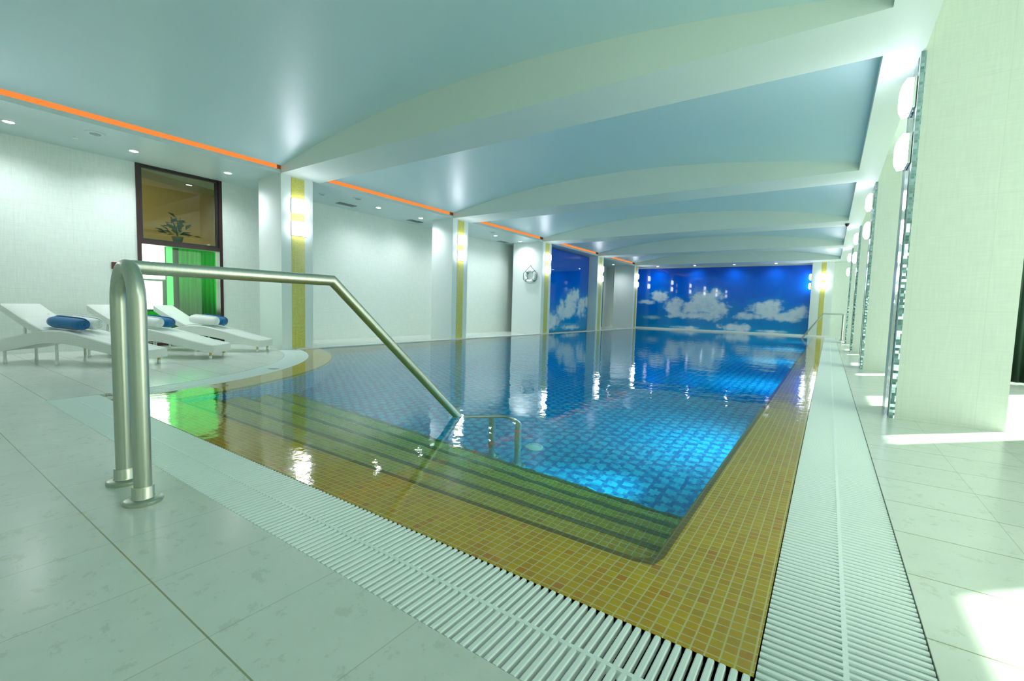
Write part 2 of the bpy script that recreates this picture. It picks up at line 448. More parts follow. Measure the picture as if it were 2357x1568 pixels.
# water body
e = .0015
wat = MB(); b = wat.b
outl = [(x, y) for (x, y), _ in pairs] + [(XW, YF)]
wv0 = [b.verts.new((x, y, -.001)) for x, y in outl]
wv1 = [b.verts.new((x, y, -1.16)) for x, y in outl]
b.faces.new(wv0); b.faces.new(wv1[::-1])
for k in range(len(outl)):
    j = (k + 1) % len(outl); b.faces.new((wv0[k], wv1[k], wv1[j], wv0[j]))
w = wat.build('pool_water', M['water']); struct(w, 'clear still pool water')
# floor inlet
dr = empty('floor_inlet', (-2.02, 3.3, ZBOT), 0, 'round pale inlet cover on the blue pool floor beyond the submerged rail posts', 'pool drain')
MB().lathe([(.085, .001), (.085, .008), (.075, .014), (.06, .014), (.058, .008)], seg=36).build('rim', M['white'], dr, smooth=True)
MB().lathe([(.055, .001), (.055, .012), (.02, .02), (.001, .02)], seg=36).build('cover', M['white'], dr, smooth=True)

# ------------------------------------------------------------------ handrails
def bend(p0, p1, p2, r, n=10):
    """rounded corner at p1"""
    p0, p1, p2 = map(Vector, (p0, p1, p2)); a = (p0 - p1).normalized(); c = (p2 - p1).normalized()
    ang = a.angle(c); d = r / math.tan(ang / 2); s0 = p1 + a * d; s1 = p1 + c * d
    cen = p1 + (a + c).normalized() * (r / math.sin(ang / 2))
    out = []
    v0, v1 = s0 - cen, s1 - cen; th = v0.angle(v1); axis = v0.cross(v1).normalized()
    for i in range(n + 1): out.append(cen + Matrix.Rotation(th * i / n, 3, axis) @ v0)
    return out
def handrail(loc, rz, H, lvl, run, sep, fsep, fx, fy, zf, zfoot, label, r=.031, loopr=None):
    """local +Y leads into the pool; near posts at y=0, far posts stand on the pool floor"""
    root = empty('pool_handrail', loc, rz, label, 'handrail', 'steel handrails at the pool corners')
    h = sep / 2
    arch = [(-h, 0, 0.01)] + [(-h, 0, H - h)] + [(-h * math.cos(PI * i / 16), 0, H - h + h * math.sin(PI * i / 16)) for i in range(1, 16)] + [(h, 0, H - h), (h, 0, .01)]
    MB().tube(arch, r, 28).build('end_loop', M['steel'], root, smooth=True)
    elbow = Vector((0, lvl, H)); ent = Vector((0, lvl + run, 0)); d = (ent - elbow).normalized()
    low = ent + d * (.07 / abs(d.z)); low.z = zf
    far = Vector((fx, fy, zf))
    pts = [Vector((0, .0, H)), elbow, low] + [far]
    path = [pts[0], elbow] + bend(elbow, low, far, .05, 5) + [far]
    MB().tube(path, r * .96, 28).build('handrail_tube', M['steel'], root, smooth=True)
    k = fsep / 2
    a2 = [(fx - k, fy, zfoot + .01)] + [(fx - k, fy, zf - k)] + [(fx - k * math.cos(PI * i / 16), fy, zf - k + k * math.sin(PI * i / 16)) for i in range(1, 16)] + [(fx + k, fy, zf - k), (fx + k, fy, zfoot + .01)]
    MB().tube(a2, r * .85, 20).build('submerged_loop', M['steel'], root, smooth=True)
    prof = [(.066, 0), (.068, .004), (.068, .014), (.062, .019), (.042, .021), (.0385, .026), (.0385, .066), (.036, .070), (.030, .070)]
    for px in (-h, h): MB().lathe(prof, (px, 0, .0)).build('floor_flange', M['steel'], root, smooth=True)
    for px in (fx - k, fx + k): MB().lathe([(q * .95, z) for q, z in prof], (px, fy, zfoot)).build('floor_flange', M['steel'], root, smooth=True)
    return root
rz1 = -math.radians(4.0)
handrail((-2.445, .66, 0), rz1, .975, .93, 1.04, .31, .27, .22, 2.28, -.075, ZBOT, 'large brushed steel handrail standing on the front deck and sloping into the water')
handrail((.44, 20.3, 0), PI / 2, .93, .60, .62, .26, .26, 0, 1.30, -.08, ZBOT, 'small steel handrail at the far right corner of the pool', r=.028)

# ------------------------------------------------------------------ walls
wl = MB(); WY0, WY1, WB, WT = 2.66, 3.93, .03, 3.0
wl.box(WX - .25, WX, -1.5, WY0, 0, 3.8); wl.box(WX - .25, WX, WY1, YM + .1, 0, 3.8); wl.box(WX - .25, WX, WY0, WY1, WT, 3.8)
wl.box(WX - .25, WX, WY0, WY1, -.05, WB)
struct(wl.build('wall_left', M['wall']))
struct(MB().box(WX - .25, 2.85, -1.75, -1.5, -.1, 3.8).build('wall_back', M['wall']))
struct(MB().box(WX - .25, 2.85, YM + .04, YM + .3, -.1, 3.8).build('wall_far', M['wall']))
# right wall with tall windows
RX = 2.6; wins = [(.6, 4.30), (6.15, 8.60), (10.45, 12.90), (14.75, 17.2), (19.05, 21.5)]; WZ = 2.76
rw = MB(); y = -1.5
for (a0, a1) in wins:
    rw.box(RX, RX + .2, y, a0, 0, 3.8); rw.box(RX, RX + .2, a0, a1, WZ, 3.8); rw.box(RX, RX + .2, a0, a1, -.1, .12); y = a1
rw.box(RX, RX + .2, y, YM + .1, 0, 3.8)
struct(rw.build('wall_right', M['wall']))
for i, (a0, a1) in enumerate(wins):
    f = MB(); z0, z1 = .12, WZ
    f.box(RX + .05, RX + .11, a0, a0 + .05, z0, z1); f.box(RX + .05, RX + .11, a1 - .05, a1, z0, z1)
    f.box(RX + .05, RX + .11, a0, a1, z0, z0 + .05); f.box(RX + .05, RX + .11, a0, a1, z1 - .03, z1)
    wf = f.build('window_%d' % (i + 1), M['white']); struct(wf)
    g = MB().box(RX + .075, RX + .081, a0 + .05, a1 - .05, z0 + .05, z1 - .03).build('pane', M['pane'], wf)
    L = bpy.data.lights.new('window_portal', 'AREA'); L.shape = 'RECTANGLE'; L.size = a1 - a0; L.size_y = z1 - z0; L.cycles.is_portal = True
    lo = bpy.data.objects.new('window_portal', L); COL.objects.link(lo); lo.location = (RX + .15, (a0 + a1) / 2, (z0 + z1) / 2); lo.rotation_euler = (PI / 2, 0, PI / 2)

# ------------------------------------------------------------------ ceiling
struct(MB().box(WX - .25, RX + .25, -1.75, YM + .3, 3.8, 3.9).build('ceiling', M['paint']))
struct(MB().box(.48, RX, -1.5, YM + .04, 3.4, 3.5).build('ceiling_aisle', M['paint']), 'pale ceiling over the right aisle')
sf = MB().box(WX, -7.75, -1.5, YM + .04, SZ, SZ + .06).box(WX, -7.9, -1.5, YM + .04, SZ + .06, 3.7)
struct(sf.build('soffit_left', M['soffit']), 'low pale soffit above the left recesses')
struct(MB().box(.23, .50, -1.5, YM + .04, SZ, 3.8).build('soffit_right', M['beam']), 'low pale soffit above the right columns')
def vz(x): return 3.106 + .395 * (1 - ((x + 3.75) / 3.98) ** 2)
for i, y0 in enumerate(fronts):
    y1 = y0 + .72 if i < 5 else YM + .04
    bm_ = MB(); bm_.box(-7.75, .23, y0, y1, SZ, 3.75)
    struct(bm_.build('ceiling_beam', M['beam']), 'pale cross beam between curved ceiling bays')
bays = [(-1.5, -.1)] + [(fronts[i] + .72, fronts[i + 1]) for i in range(5)]
for (y0, y1) in bays:
    m_ = MB(); b = m_.b; n = 48; rows = []
    for i in range(n + 1):
        x = -7.70 + (7.93) * i / n
        rows.append([b.verts.new((x, yy, vz(x) + dz)) for yy in (y0, y1) for dz in (0, .02)])
    for p_, q_ in zip(rows, rows[1:]):
        b.faces.new((p_[0], q_[0], q_[2], p_[2])); b.faces.new((p_[1], p_[3], q_[3], q_[1])); b.faces.new((p_[0], p_[1], q_[1], q_[0])); b.faces.new((p_[2], q_[2], q_[3], p_[3]))
    b.faces.new((rows[0][0], rows[0][2], rows[0][3], rows[0][1])); b.faces.new((rows[-1][0], rows[-1][1], rows[-1][3], rows[-1][2]))
    struct(m_.build('ceiling_vault', M['satin'], smooth=True), 'curved satin ceiling panel')
names5 = ['above the loungers', 'second from the camera', 'third from the camera', 'above the side mural', 'farthest']
for i, (y0, y1) in enumerate(bays[1:]):
    o = MB().box(-7.895, -7.855, y0 + .01, y1 - .01, SZ + .061, 3.26).build('led_strip', M['orange'])
    tag(o, 'orange light strip in the ceiling slot, ' + names5[i], 'light strip', 'orange ceiling light strips')
# ------------------------------------------------------------------ left columns and sconces
def sconce(loc, rz, label, first=[None]):
    if first[0] is None:
        r = empty('wall_sconce', loc, rz, label, 'wall lamp', 'square lit wall sconces')
        MB().box(0, .02, -.14, .14, -.125, .125).build('backplate', M['chrome'], r, bevel=.004)
        g = MB(); b = g.b; nu, nv = 12, 10; grid = []
        for i in range(nu + 1):
            row = []
            for j in range(nv + 1):
                u = -1 + 2 * i / nu; v = -1 + 2 * j / nv
                row.append(b.verts.new((.062 + .034 * (1 - abs(u) ** 6) * (1 - abs(v) ** 5), u * .135, v * .12)))
            grid.append(row)
        for i in range(nu):
            for j in range(nv): b.faces.new((grid[i][j], grid[i + 1][j], grid[i + 1][j + 1], grid[i][j + 1]))
        ed = [grid[i][0] for i in range(nu + 1)] + [grid[nu][j] for j in range(1, nv + 1)] + [grid[i][nv] for i in range(nu - 1, -1, -1)] + [grid[0][j] for j in range(nv - 1, 0, -1)]
        bk = [b.verts.new((.022, v.co.y * .97, v.co.z * .97)) for v in ed]
        for k in range(len(ed)): j = (k + 1) % len(ed); b.faces.new((ed[k], ed[j], bk[j], bk[k]))
        g.build('glass_shade', M['sconce'], r, smooth=True)
        MB().box(.02, .062, -.012, .012, .121, .127).build('clip', M['chrome'], r); MB().box(.02, .062, -.012, .012, -.127, -.121).build('clip', M['chrome'], r)
        first[0] = r; return r
    return dup(first[0], loc, rz, label)
ordn = ['behind the camera', 'nearest', 'second', 'third', 'fourth', 'fifth and farthest']
backs = [-8.45, -8.5, -8.45, -8.9, -8.4, -8.75]
for i, y0 in enumerate(fronts):
    w_ = .58 if i < 5 else .55
    cb = MB(); cb.box(backs[i], -7.75, y0, y0 + w_, 0, SZ); col = cb.build('column', M['paint']); struct(col, 'white column on the left side')
    s0, s1 = y0 + .18, y0 + .42
    so = MB().box(-7.75, -7.744, s0, s1, .02, SZ - .02).build('mosaic_strip', M['gold_strip'], col)
    for zc, nm in ((2.5, 'upper'), (2.115, 'lower')):
        sconce((-7.744, (s0 + s1) / 2 + .01, zc), 0, '%s lit square sconce on the %s gold-striped column of the left row' % (nm, ordn[i]))
# right columns
for i, y0 in enumerate([.7, 5.0, 9.35, 13.6, 17.9]):
    col = MB().box(.48, 1.17, y0, y0 + .62, 0, 3.4).build('column', M['column_tile']); struct(col, 'pale tiled column on the right side')
    MB().box(.478, .512, y0 - .006, y0, 0, 2.999).box(.474, .48, y0 + .10, y0 + .34, 0, 2.999).build('silver_strip', M['silver'], col)
    for zc, nm in ((2.72, 'upper'), (2.27, 'lower')):
        sconce((.474, y0 + .20, zc), PI, '%s lit sconce on the %s pale tiled column of the right row' % (nm, ['out-of-view', 'nearest', 'second', 'third', 'farthest'][i]))
# far right gold column
fc = MB().box(-.66, .07, 22.12, YM + .04, .0, SZ).build('column', M['paint']); struct(fc, 'white gold-striped column beside the far sky mural')
MB().box(-.35, -.19, 22.114, 22.12, .02, SZ - .02).build('mosaic_strip', M['gold_strip'], fc)
for zc, nm in ((2.42, 'upper'), (2.05, 'lower')):
    sconce((-.265, 22.114, zc), -PI / 2, '%s lit sconce on the gold-striped column beside the far sky mural' % nm)
    sconce((-.66, 22.3, zc), PI, '%s lit sconce seen edge-on at the right edge of the far sky mural' % nm)

# ------------------------------------------------------------------ sky murals
def cloud_print(name, U, V, nu, nv, blobs, place, thick, seed, parent=None):
    """U,V = extents; blobs = (u,v,ru,rv,bright)"""
    me = bpy.data.meshes.new(name); vs = []; cols = []
    for j in range(nv + 1):
        for i in range(nu + 1):
            u = U[0] + (U[1] - U[0]) * i / nu; v = V[0] + (V[1] - V[0]) * j / nv
            h = (v - V[0]) / (V[1] - V[0])
            n1 = noise.fractal(Vector((u * 1.5 + seed, v * 2.0, seed)), 1.0, 2.1, 6)
            n2 = noise.fractal(Vector((u * 5 + seed, v * 6.5, 3.3)), 1.0, 2.1, 5)
            top = Vector((.0, .075, .56)); mid = Vector((.0, .15, .70)); low = Vector((.0, .26, .56))
            c = low.lerp(mid, min(1, h / .45)) if h < .45 else mid.lerp(top, (h - .45) / .55)
            d = 0; dd = 0
            for (bu, bv, ru, rv, br) in blobs:
                q = 1.08 - math.sqrt(((u - bu) / ru) ** 2 + ((v - bv) / rv) ** 2)
                d = max(d, (q + n1 * .38 + n2 * .26) * br); dd = max(dd, q + .5)
            haze = max(0, min(1, (dd - .1 + n1 * .35) * .75)) * .75
            c = c.lerp(Vector((.0, .36, .64)), haze)
            k = max(0, min(1, (d - .10) * 2.4))
            shade = .55 + .45 * max(0, min(1, .6 + n2 * 1.3))
            c = c.lerp(Vector((.36, .58, .74)).lerp(Vector((.70, .78, .82)), shade), k * .94)
            vs.append(place(u, v, 0)); cols.append((*c, 1))
    faces = [(j * (nu + 1) + i, j * (nu + 1) + i + 1, (j + 1) * (nu + 1) + i + 1, (j + 1) * (nu + 1) + i) for j in range(nv) for i in range(nu)]
    n0 = len(vs)
    cor = [(U[0], V[0]), (U[1], V[0]), (U[1], V[1]), (U[0], V[1])]
    for (u, v) in cor: vs.append(place(u, v, 0)); cols.append((0, .06, .35, 1))
    for (u, v) in cor: vs.append(place(u, v, thick)); cols.append((0, .06, .35, 1))
    for k in range(4): j = (k + 1) % 4; faces.append((n0 + k, n0 + 4 + k, n0 + 4 + j, n0 + j))
    faces.append((n0 + 4, n0 + 7, n0 + 6, n0 + 5))
    me.from_pydata(vs, [], faces); at = me.color_attributes.new('print', 'FLOAT_COLOR', 'POINT')
    at.data.foreach_set('color', [x for c in cols for x in c]); me.materials.append(M['print'])
    bm = bmesh.new(); bm.from_mesh(me); bmesh.ops.recalc_face_normals(bm, faces=bm.faces[:]); bm.to_mesh(me); bm.free()
    o = bpy.data.objects.new(name, me); COL.objects.link(o); return o
far_blobs = [(-6.85, 1.62, .55, .30, 1), (-7.5, 1.30, .5, .13, .7), (-6.1, 1.05, .55, .55, 1), (-5.3, 1.0, .8, .42, 1), (-4.7, 1.45, .75, .48, 1.05), (-4.25, 1.05, .8, .42, 1), (-5.0, .72, 1.5, .25, .9), (-4.35, 1.75, .3, .28, .9),
             (-2.2, 1.05, .75, .42, 1), (-2.0, 1.30, .45, .22, 1), (-1.3, .82, .75, .28, 1), (-2.9, .75, .7, .20, .85), (-.95, 1.0, .25, .28, .9), (-3.35, .22, .65, .26, 1), (-5.5, .12, .9, .10, .6), (-2.0, .12, .8, .08, .6), (-7.2, .55, .6, .12, .35)]
tilt = math.radians(.35)
fm = cloud_print('sky_mural', (-8.05, -.66), (.06, 2.93), 420, 170, far_blobs, lambda u, v, t: (u, YM - math.sin(tilt) * (v - .1) + t, v), .03, 2.0)
tag(fm, 'wide glossy blue sky and cloud mural across the far end wall', 'mural', 'glossy sky murals')
side_blobs = [(14.3, .42, .5, .38, 1), (15.6, 1.0, .55, .55, 1), (16.0, 1.35, .35, .40, 1.0), (15.0, .75, .6, .35, .85), (16.6, .9, .5, .42, .95), (17.0, 1.15, .22, .35, .9), (15.6, .15, .9, .12, .8), (14.9, 1.1, .2, .2, .5)]
sm = cloud_print('sky_mural', (13.4, 17.08), (.012, 2.96), 200, 150, side_blobs, lambda u, v, t: (-8.12 - t, u, v), .04, 9.0)
tag(sm, 'narrow glossy blue sky mural between the third and fourth left columns', 'mural', 'glossy sky murals')
# dark panel in the last recess
dp = MB().box(WX + .002, WX + .03, 17.75, 21.25, 0, 2.95).build('dark_wall_panel', M['darkglass'])
tag(dp, 'dark teal glass panel in the last recess before the far mural', 'wall panel')

# ------------------------------------------------------------------ downlights, vents
def downlight(loc, label, first=[None]):
    if first[0] is None:
        r = empty('downlight', loc, 0, label, 'ceiling light', 'small round ceiling downlights')
        MB().lathe([(.052, -.001), (.070, -.002), (.073, -.008), (.054, -.012), (.050, -.006)], seg=28, caps=False).build('trim_ring', M['white'], r, smooth=True)
        MB().lathe([(.001, -.0065), (.050, -.0065), (.050, -.003), (.001, -.003)], seg=28, caps=False).build('lens', M['spotglass'], r)
        first[0] = r; return r
    return dup(first[0], loc, 0, label)
dls = [(-8.6, 1.2, 'ceiling downlight at the left edge of the photo above the first lounger'), (-8.58, 2.45, 'ceiling downlight just above the dark framed window'), (-8.55, 3.72, 'ceiling downlight between the window and the nearest column'),
       (-8.45, 6.8, 'first lit downlight in the second recess'), (-8.48, 8.12, 'downlight just before the second gold-striped column'),
       (-8.45, 9.8, 'downlight just behind the second gold-striped column'), (-8.43, 11.15, 'middle downlight of the third recess'), (-8.4, 12.45, 'downlight above the lifebuoy'), (-8.5, 20.5, 'downlight in the last recess by the dark panel')]
for k, x in enumerate((-6.9, -5.2, -3.55, -1.95)):
    dls.append((x, 22.1, '%s of the four downlights above the far mural' % ['leftmost', 'second from the left', 'third from the left', 'rightmost'][k]))
for x, y, lab in dls:
    downlight((x, y, SZ), lab)
    L = bpy.data.lights.new('downlight_beam', 'SPOT'); L.energy = 14 if y < 22 else 5; L.spot_size = math.radians(150); L.spot_blend = 1.0; L.shadow_soft_size = .04; L.color = (.9, .94, 1)
    lo = bpy.data.objects.new('downlight_beam', L); COL.objects.link(lo); lo.location = (x, y, SZ - .03)
def disc(x, y, r, name, mat, label, cat, z=SZ):
    root = empty(name, (x, y, z), 0, label, cat, 'flat ceiling fittings')
    MB().lathe([(r, 0), (r, -.006), (r * .8, -.014), (.001, -.014)], seg=32, caps=False).build('rim', mat, root, smooth=True)
    MB().lathe([(r * .55, -.013), (r * .5, -.020), (.001, -.020)], seg=32, caps=False).build('cover', M['grey'], root, smooth=True)
disc(-8.15, 1.92, .11, 'ceiling_speaker', M['soffit'], 'round flat ceiling speaker left of the window', 'speaker')
disc(-8.12, 6.02, .11, 'ceiling_speaker', M['soffit'], 'round flat ceiling speaker in the second recess', 'speaker')
disc(-8.12, 10.6, .11, 'ceiling_speaker', M['soffit'], 'round flat ceiling speaker in the third recess', 'speaker')
disc(-8.47, 5.43, .07, 'ceiling_speaker', M['soffit'], 'small round unlit fitting just behind the nearest column', 'speaker')
sp = empty('ceiling_sprinkler', (-8.52, 1.8, SZ), 0, 'small white sprinkler head beside the ceiling speaker', 'sprinkler')
MB().lathe([(.03, 0), (.03, -.008), (.012, -.012), (.010, -.03)], seg=20).build('escutcheon', M['white'], sp, smooth=True)
MB().lathe([(.028, -.032), (.03, -.036), (.002, -.040)], seg=20).build('deflector', M['white'], sp, smooth=True)
for gx, gy, lab in ((-8.85, 6.25, 'dark slotted ceiling vent against the wall of the second recess'), (-8.93, 8.35, 'slotted ceiling vent in the far corner of the second recess'), (-9.0, 12.3, 'slotted ceiling vent in the far corner of the third recess')):
    r = empty('ceiling_vent', (gx, gy, SZ), 0, lab, 'vent', 'slotted ceiling vents')
    MB().box(-.08, .08, -.2, .2, -.004, 0).build('backing', M['black'], r)
    f = MB()
    for k in range(6): f.box(-.075 + k * .027, -.065 + k * .027, -.2, .2, -.012, -.004)
    f.box(-.09, .09, -.21, -.2, -.012, 0); f.box(-.09, .09, .2, .21, -.012, 0)
    f.build('louvre', M['grey'], r)
sc = empty('security_camera', (.215, 13.2, SZ), 0, 'tiny black dome camera under the third beam near the right soffit', 'camera')
MB().lathe([(.045, 0), (.045, -.02), (.035, -.024)], seg=24).build('mount', M['black'], sc, smooth=True)
MB().lathe([(.035, -.024), (.032, -.045), (.018, -.06), (.002, -.064)], seg=24).build('dome', M['black'], sc, smooth=True)

# ------------------------------------------------------------------ window in left wall and the room behind it
wf = MB(); fx0, fx1 = WX - .16, WX + .02; t_ = .055; zd = 1.75
wf.box(fx0, fx1, WY0, WY0 + t_, WB, WT); wf.box(fx0, fx1, WY1 - t_, WY1, WB, WT); wf.box(fx0, fx1, WY0 + t_, WY1 - t_, WB, WB + t_)
wf.box(fx0, fx1, WY0 + t_, WY1 - t_, zd - .03, zd + .03); wf.box(fx0, fx1, WY0 + t_, WY1 - t_, WT - .02, WT)
wn = wf.build('window_6', M['frame']); struct(wn, 'tall dark brown framed window')
cs = MB(); q0, q1, c_ = WY0 + t_, WY1 - t_, .035
for bb in ((q0, q0 + c_, zd + .03, WT - .02), (q1 - c_, q1, zd + .03, WT - .02)): cs.box(WX - .06, WX - .02, *bb)
cs.box(WX - .06, WX - .02, q0 + c_, q1 - c_, zd + .03, zd + .065); cs.box(WX - .06, WX - .02, q0 + c_, q1 - c_, WT - .05, WT - .02)
cs.build('casement', M['black'], wn)
MB().box(WX - .042, WX - .038, q0 + c_, q1 - c_, zd + .065, WT - .05).build('pane', M['pane_dark'], wn)
MB().box(WX - .042, WX - .038, q0, q1, WB + t_, zd - .03).build('pane', M['pane_low'], wn)
AX = WX - 1.35
an = MB(); an.box(AX - 2.4, WX - .25, 1.6, 1.7, -.1, 3.8); an.box(AX - 2.4, WX - .25, 6.6, 6.7, -.1, 3.8); an.box(AX - .25, WX - .25, 1.7, 6.6, -.1, 0)
struct(an.build('wall_annex', M['olive']))
struct(MB().box(AX - 2.5, AX - 2.4, 1.6, 6.7, 1.8, 5).build('wall_annex_back', M['ochre']), 'ochre wall seen through the upper pane')
struct(MB().box(AX - 2.5, WX - .25, 1.6, 6.7, 4.4, 4.5).build('ceiling_annex', M['ochre']))
struct(MB().box(AX - 2.4, AX - .05, 1.7, 6.6, 1.92, 1.96).build('ledge_annex', M['ochre']), 'pale ledge behind the window')
bmz = MB(); mt = Matrix.Translation((AX - 1.0, 4.0, 3.55)) @ Matrix.Rotation(math.radians(20), 4, 'Z')
bmz.box(-.3, .3, -2.6, 2.6, -.25, .8, mt); struct(bmz.build('beam_annex', M['olive']), 'olive beam seen through the upper pane')
L = bpy.data.lights.new('annex_lamp', 'AREA'); L.energy = 14; L.size = .8; L.color = (1, .82, .45)
lo = bpy.data.objects.new('annex_lamp', L); COL.objects.link(lo); lo.location = (AX - 1.3, 2.6, 4.2); lo.rotation_euler = (0, math.radians(-25), 0)
# lit windows and green curtains below
struct(MB().box(AX - .06, AX - .02, 1.7, 6.6, 0, 1.94).build('wall_annex_low', M['darkgreen']))
dw = [((3.05, 3.47), (1.20, 1.90)), ((3.05, 3.42), (.62, 1.16)), ((4.36, 4.75), (.62, 1.90))]
for k, ((a0, a1), (z0, z1)) in enumerate(dw):
    o = struct(MB().box(AX - .02, AX, a0, a1, z0, z1).build('window_%d' % (7 + k), M['daylight']), 'bright daylit window behind the glass')
struct(MB().box(AX - .02, AX - .004, 3.50, 3.60, .70, 1.90).build('window_10', M['greenglow']))
def curtain(y0, y1, z0, z1, x, amp, n, label):
    m_ = MB(); b = m_.b; prev = None
    for i in range(n + 1):
        y = y0 + (y1 - y0) * i / n; xx = x + amp * math.sin(i * .9) + amp * .4 * math.sin(i * 2.3)
        cur_ = [b.verts.new((xx, y, z0)), b.verts.new((xx, y, z1))]
        if prev: b.faces.new((prev[0], cur_[0], cur_[1], prev[1]))
        prev = cur_
    o = m_.build('curtain', M['curtain'], smooth=True)
    sd = o.modifiers.new('t', 'SOLIDIFY'); sd.thickness = .004
    return tag(o, label, 'curtain', 'green curtains behind the window')
curtain(3.66, 4.36, .02, 1.92, AX + .12, .02, 60, 'wide bright green curtain behind the right half of the lower pane')
curtain(2.75, 3.62, .02, .58, AX + .12, .02, 60, 'low dark green cloth under the bright daylit window')
curtain(4.44, 4.85, .02, .75, AX + .10, .02, 40, 'short green curtain at the right edge of the lower pane')
for yy, zz, e in ((3.9, 1.2, 24), (3.1, .5, 8)):
    L = bpy.data.lights.new('annex_daylight', 'AREA'); L.energy = e * .10; L.size = 1.0; L.color = (.45, 1, .5)
    lo = bpy.data.objects.new('annex_daylight', L); COL.objects.link(lo); lo.location = (AX + .95, yy, 1.6); lo.rotation_euler = (0, math.radians(60), 0)
L = bpy.data.lights.new('annex_green_spill', 'AREA'); L.energy = .7; L.size = 1.3; L.size_y = .5; L.color = (.18, 1, .35); L.spread = math.radians(110)
lo = bpy.data.objects.new('annex_green_spill', L); COL.objects.link(lo); lo.location = (WX - .5, 3.3, 1.2)
lo.rotation_euler = Vector((1.0, -.1, -.62)).to_track_quat('-Z', 'Y').to_euler()
# plant on the ledge
pl = empty('potted_plant', (AX - .25, 3.78, 1.96), 0, 'dark leafy potted plant on the ledge behind the upper window pane', 'plant')
MB().lathe([(.07, 0), (.10, .12), (.085, .12), (.06, .1)], seg=24).build('pot', M['pot'], pl, smooth=True)
lf = MB(); b = lf.b
for k in range(46):
    az = random.uniform(0, 2 * PI); el = random.uniform(-.1, .8); R_ = random.uniform(.03, .22)
    c = Vector((math.cos(az) * R_, math.sin(az) * R_ * 1.3, .16 + math.sin(el) * R_ * .8)) if k > 12 else Vector((random.uniform(-.04, .04), random.uniform(-.12, .06), random.uniform(.3, .52)))
    d = Vector((math.cos(az), math.sin(az), el)).normalized(); s_ = d.cross(Vector((0, 0, 1))).normalized(); L_ = random.uniform(.12, .2); w_ = L_ * .6
    v = [b.verts.new(c), b.verts.new(c + d * L_ * .5 + s_ * w_ * .5 + Vector((0, 0, .02))), b.verts.new(c + d * L_), b.verts.new(c + d * L_ * .5 - s_ * w_ * .5 + Vector((0, 0, .02)))]
    b.faces.new(v)
lf.build('foliage', M['leaf'], pl)
st_ = MB()
for k in range(5): st_.tube([(0, 0, .1), (random.uniform(-.03, .03), random.uniform(-.06, .03), .3), (random.uniform(-.06, .06), random.uniform(-.14, .08), .5)], .006, 6)
st_.build('stem', M['leaf'], pl)

# red call point on left wall
rb = empty('alarm_box', (WX, 2.38, 1.33), 0, 'small dark red wall box between the loungers and the window, half hidden by the handrail', 'alarm')
MB().box(0, .04, -.055, .055, -.055, .055).build('housing', M['red'], rb, bevel=.006)
MB().box(.04, .044, -.035, .035, -.035, .035).build('faceplate', M['frame'], rb)

# ------------------------------------------------------------------ loungers
def topz(s):
    pts = [(-.05, .195), (.0, .203), (.25, .262), (.5, .335), (.75, .400), (.93, .424), (1.1, .415), (1.3, .37), (1.5, .32), (1.62, .30)]
    for (a, za), (c, zc) in zip(pts, pts[1:]):
        if s <= c:
            k = (s - a) / (c - a); k = k * k * (3 - 2 * k) if False else k
            return za + (zc - za) * k
    return pts[-1][1]
def sm(s): return (topz(s - .06) + topz(s) + topz(s + .06) + topz(s - .03) + topz(s + .03)) / 5
def make_lounger(label):
    """foot end at x=0, lounger extends to -x"""
    r = empty('sun_lounger', (0, 0, 0), 0, label, 'sun lounger', 'white wicker loungers on the terrace')
    W = .48
    m_ = MB(); b = m_.b; n = 44; rings = []
    for i in range(n + 1):
        s = -.04 + 1.74 * i / n; z = sm(max(-.04, min(1.7, s)))
        TH = .112 + .04 * min(1, max(0, s / .8)); h = W / 2; prof = [(-h, z - TH), (-h, z - .012), (-h + .012, z), (-h + .05, z), (-h + .055, z - .006), (h - .055, z - .006), (h - .05, z), (h - .012, z), (h, z - .012), (h, z - TH)]
        rings.append([b.verts.new((-s, y, zz)) for y, zz in prof])
    K = len(rings[0])
    for p_, q_ in zip(rings, rings[1:]):
        for j in range(K): b.faces.new((p_[j], p_[(j + 1) % K], q_[(j + 1) % K], q_[j]))
    b.faces.new(rings[0][::-1]); b.faces.new(rings[-1])
    m_.build('seat', M['wicker'], r, smooth=True)
    bk = MB(); b = bk.b; rings = []; n = 16
    for i in range(n + 1):
        k = i / n; s = 1.09 + .48 * k; z = .425 + .30 * k ** 1.12
        h = W / 2 - .004; prof = [(-h, z - .09), (-h, z - .01), (-h + .01, z), (h - .01, z), (h, z - .01), (h, z - .09)]
        rings.append([b.verts.new((-s, y, zz)) for y, zz in prof])
    K = 6
    for p_, q_ in zip(rings, rings[1:]):
        for j in range(K): b.faces.new((p_[j], p_[(j + 1) % K], q_[(j + 1) % K], q_[j]))
    b.faces.new(rings[0][::-1]); b.faces.new(rings[-1])
    bk.build('backrest', M['wicker'], r, smooth=True)
    MB().box(-1.40, -1.38, -.15, -.13, .30, .60).build('backrest_strut', M['white'], r); MB().box(-1.40, -1.38, .13, .15, .30, .60).build('backrest_strut', M['white'], r)
    for sx, yy, zt in ((.03, .185, .11), (.03, -.185, .11), (.975, .185, .30), (.975, -.185, .30), (1.60, .185, .18), (1.60, -.185, .18)):
        lg = MB().tube([(-sx, yy, .03), (-sx, yy, zt)], .015, 12).build('leg', M['wicker'] if sx > .1 else M['brass'], r, smooth=True)
        MB().lathe([(.014, .0), (.019, .006), (.019, .03), (.015, .046)], (-sx, yy, 0), seg=14).build('foot_cap', M['white'], lg, smooth=True)
    return r
lspots = [(-6.957, 2.084, .616, 'white wicker sun lounger nearest the camera, at the left edge of the photo'),
          (-7.263, 3.006, .717, 'middle white wicker sun lounger seen just right of the handrail posts'),
          (-7.72, 3.88, .70, 'white wicker sun lounger nearest the gold-striped column')]
l0 = make_lounger(lspots[0][3]); lg = [l0]
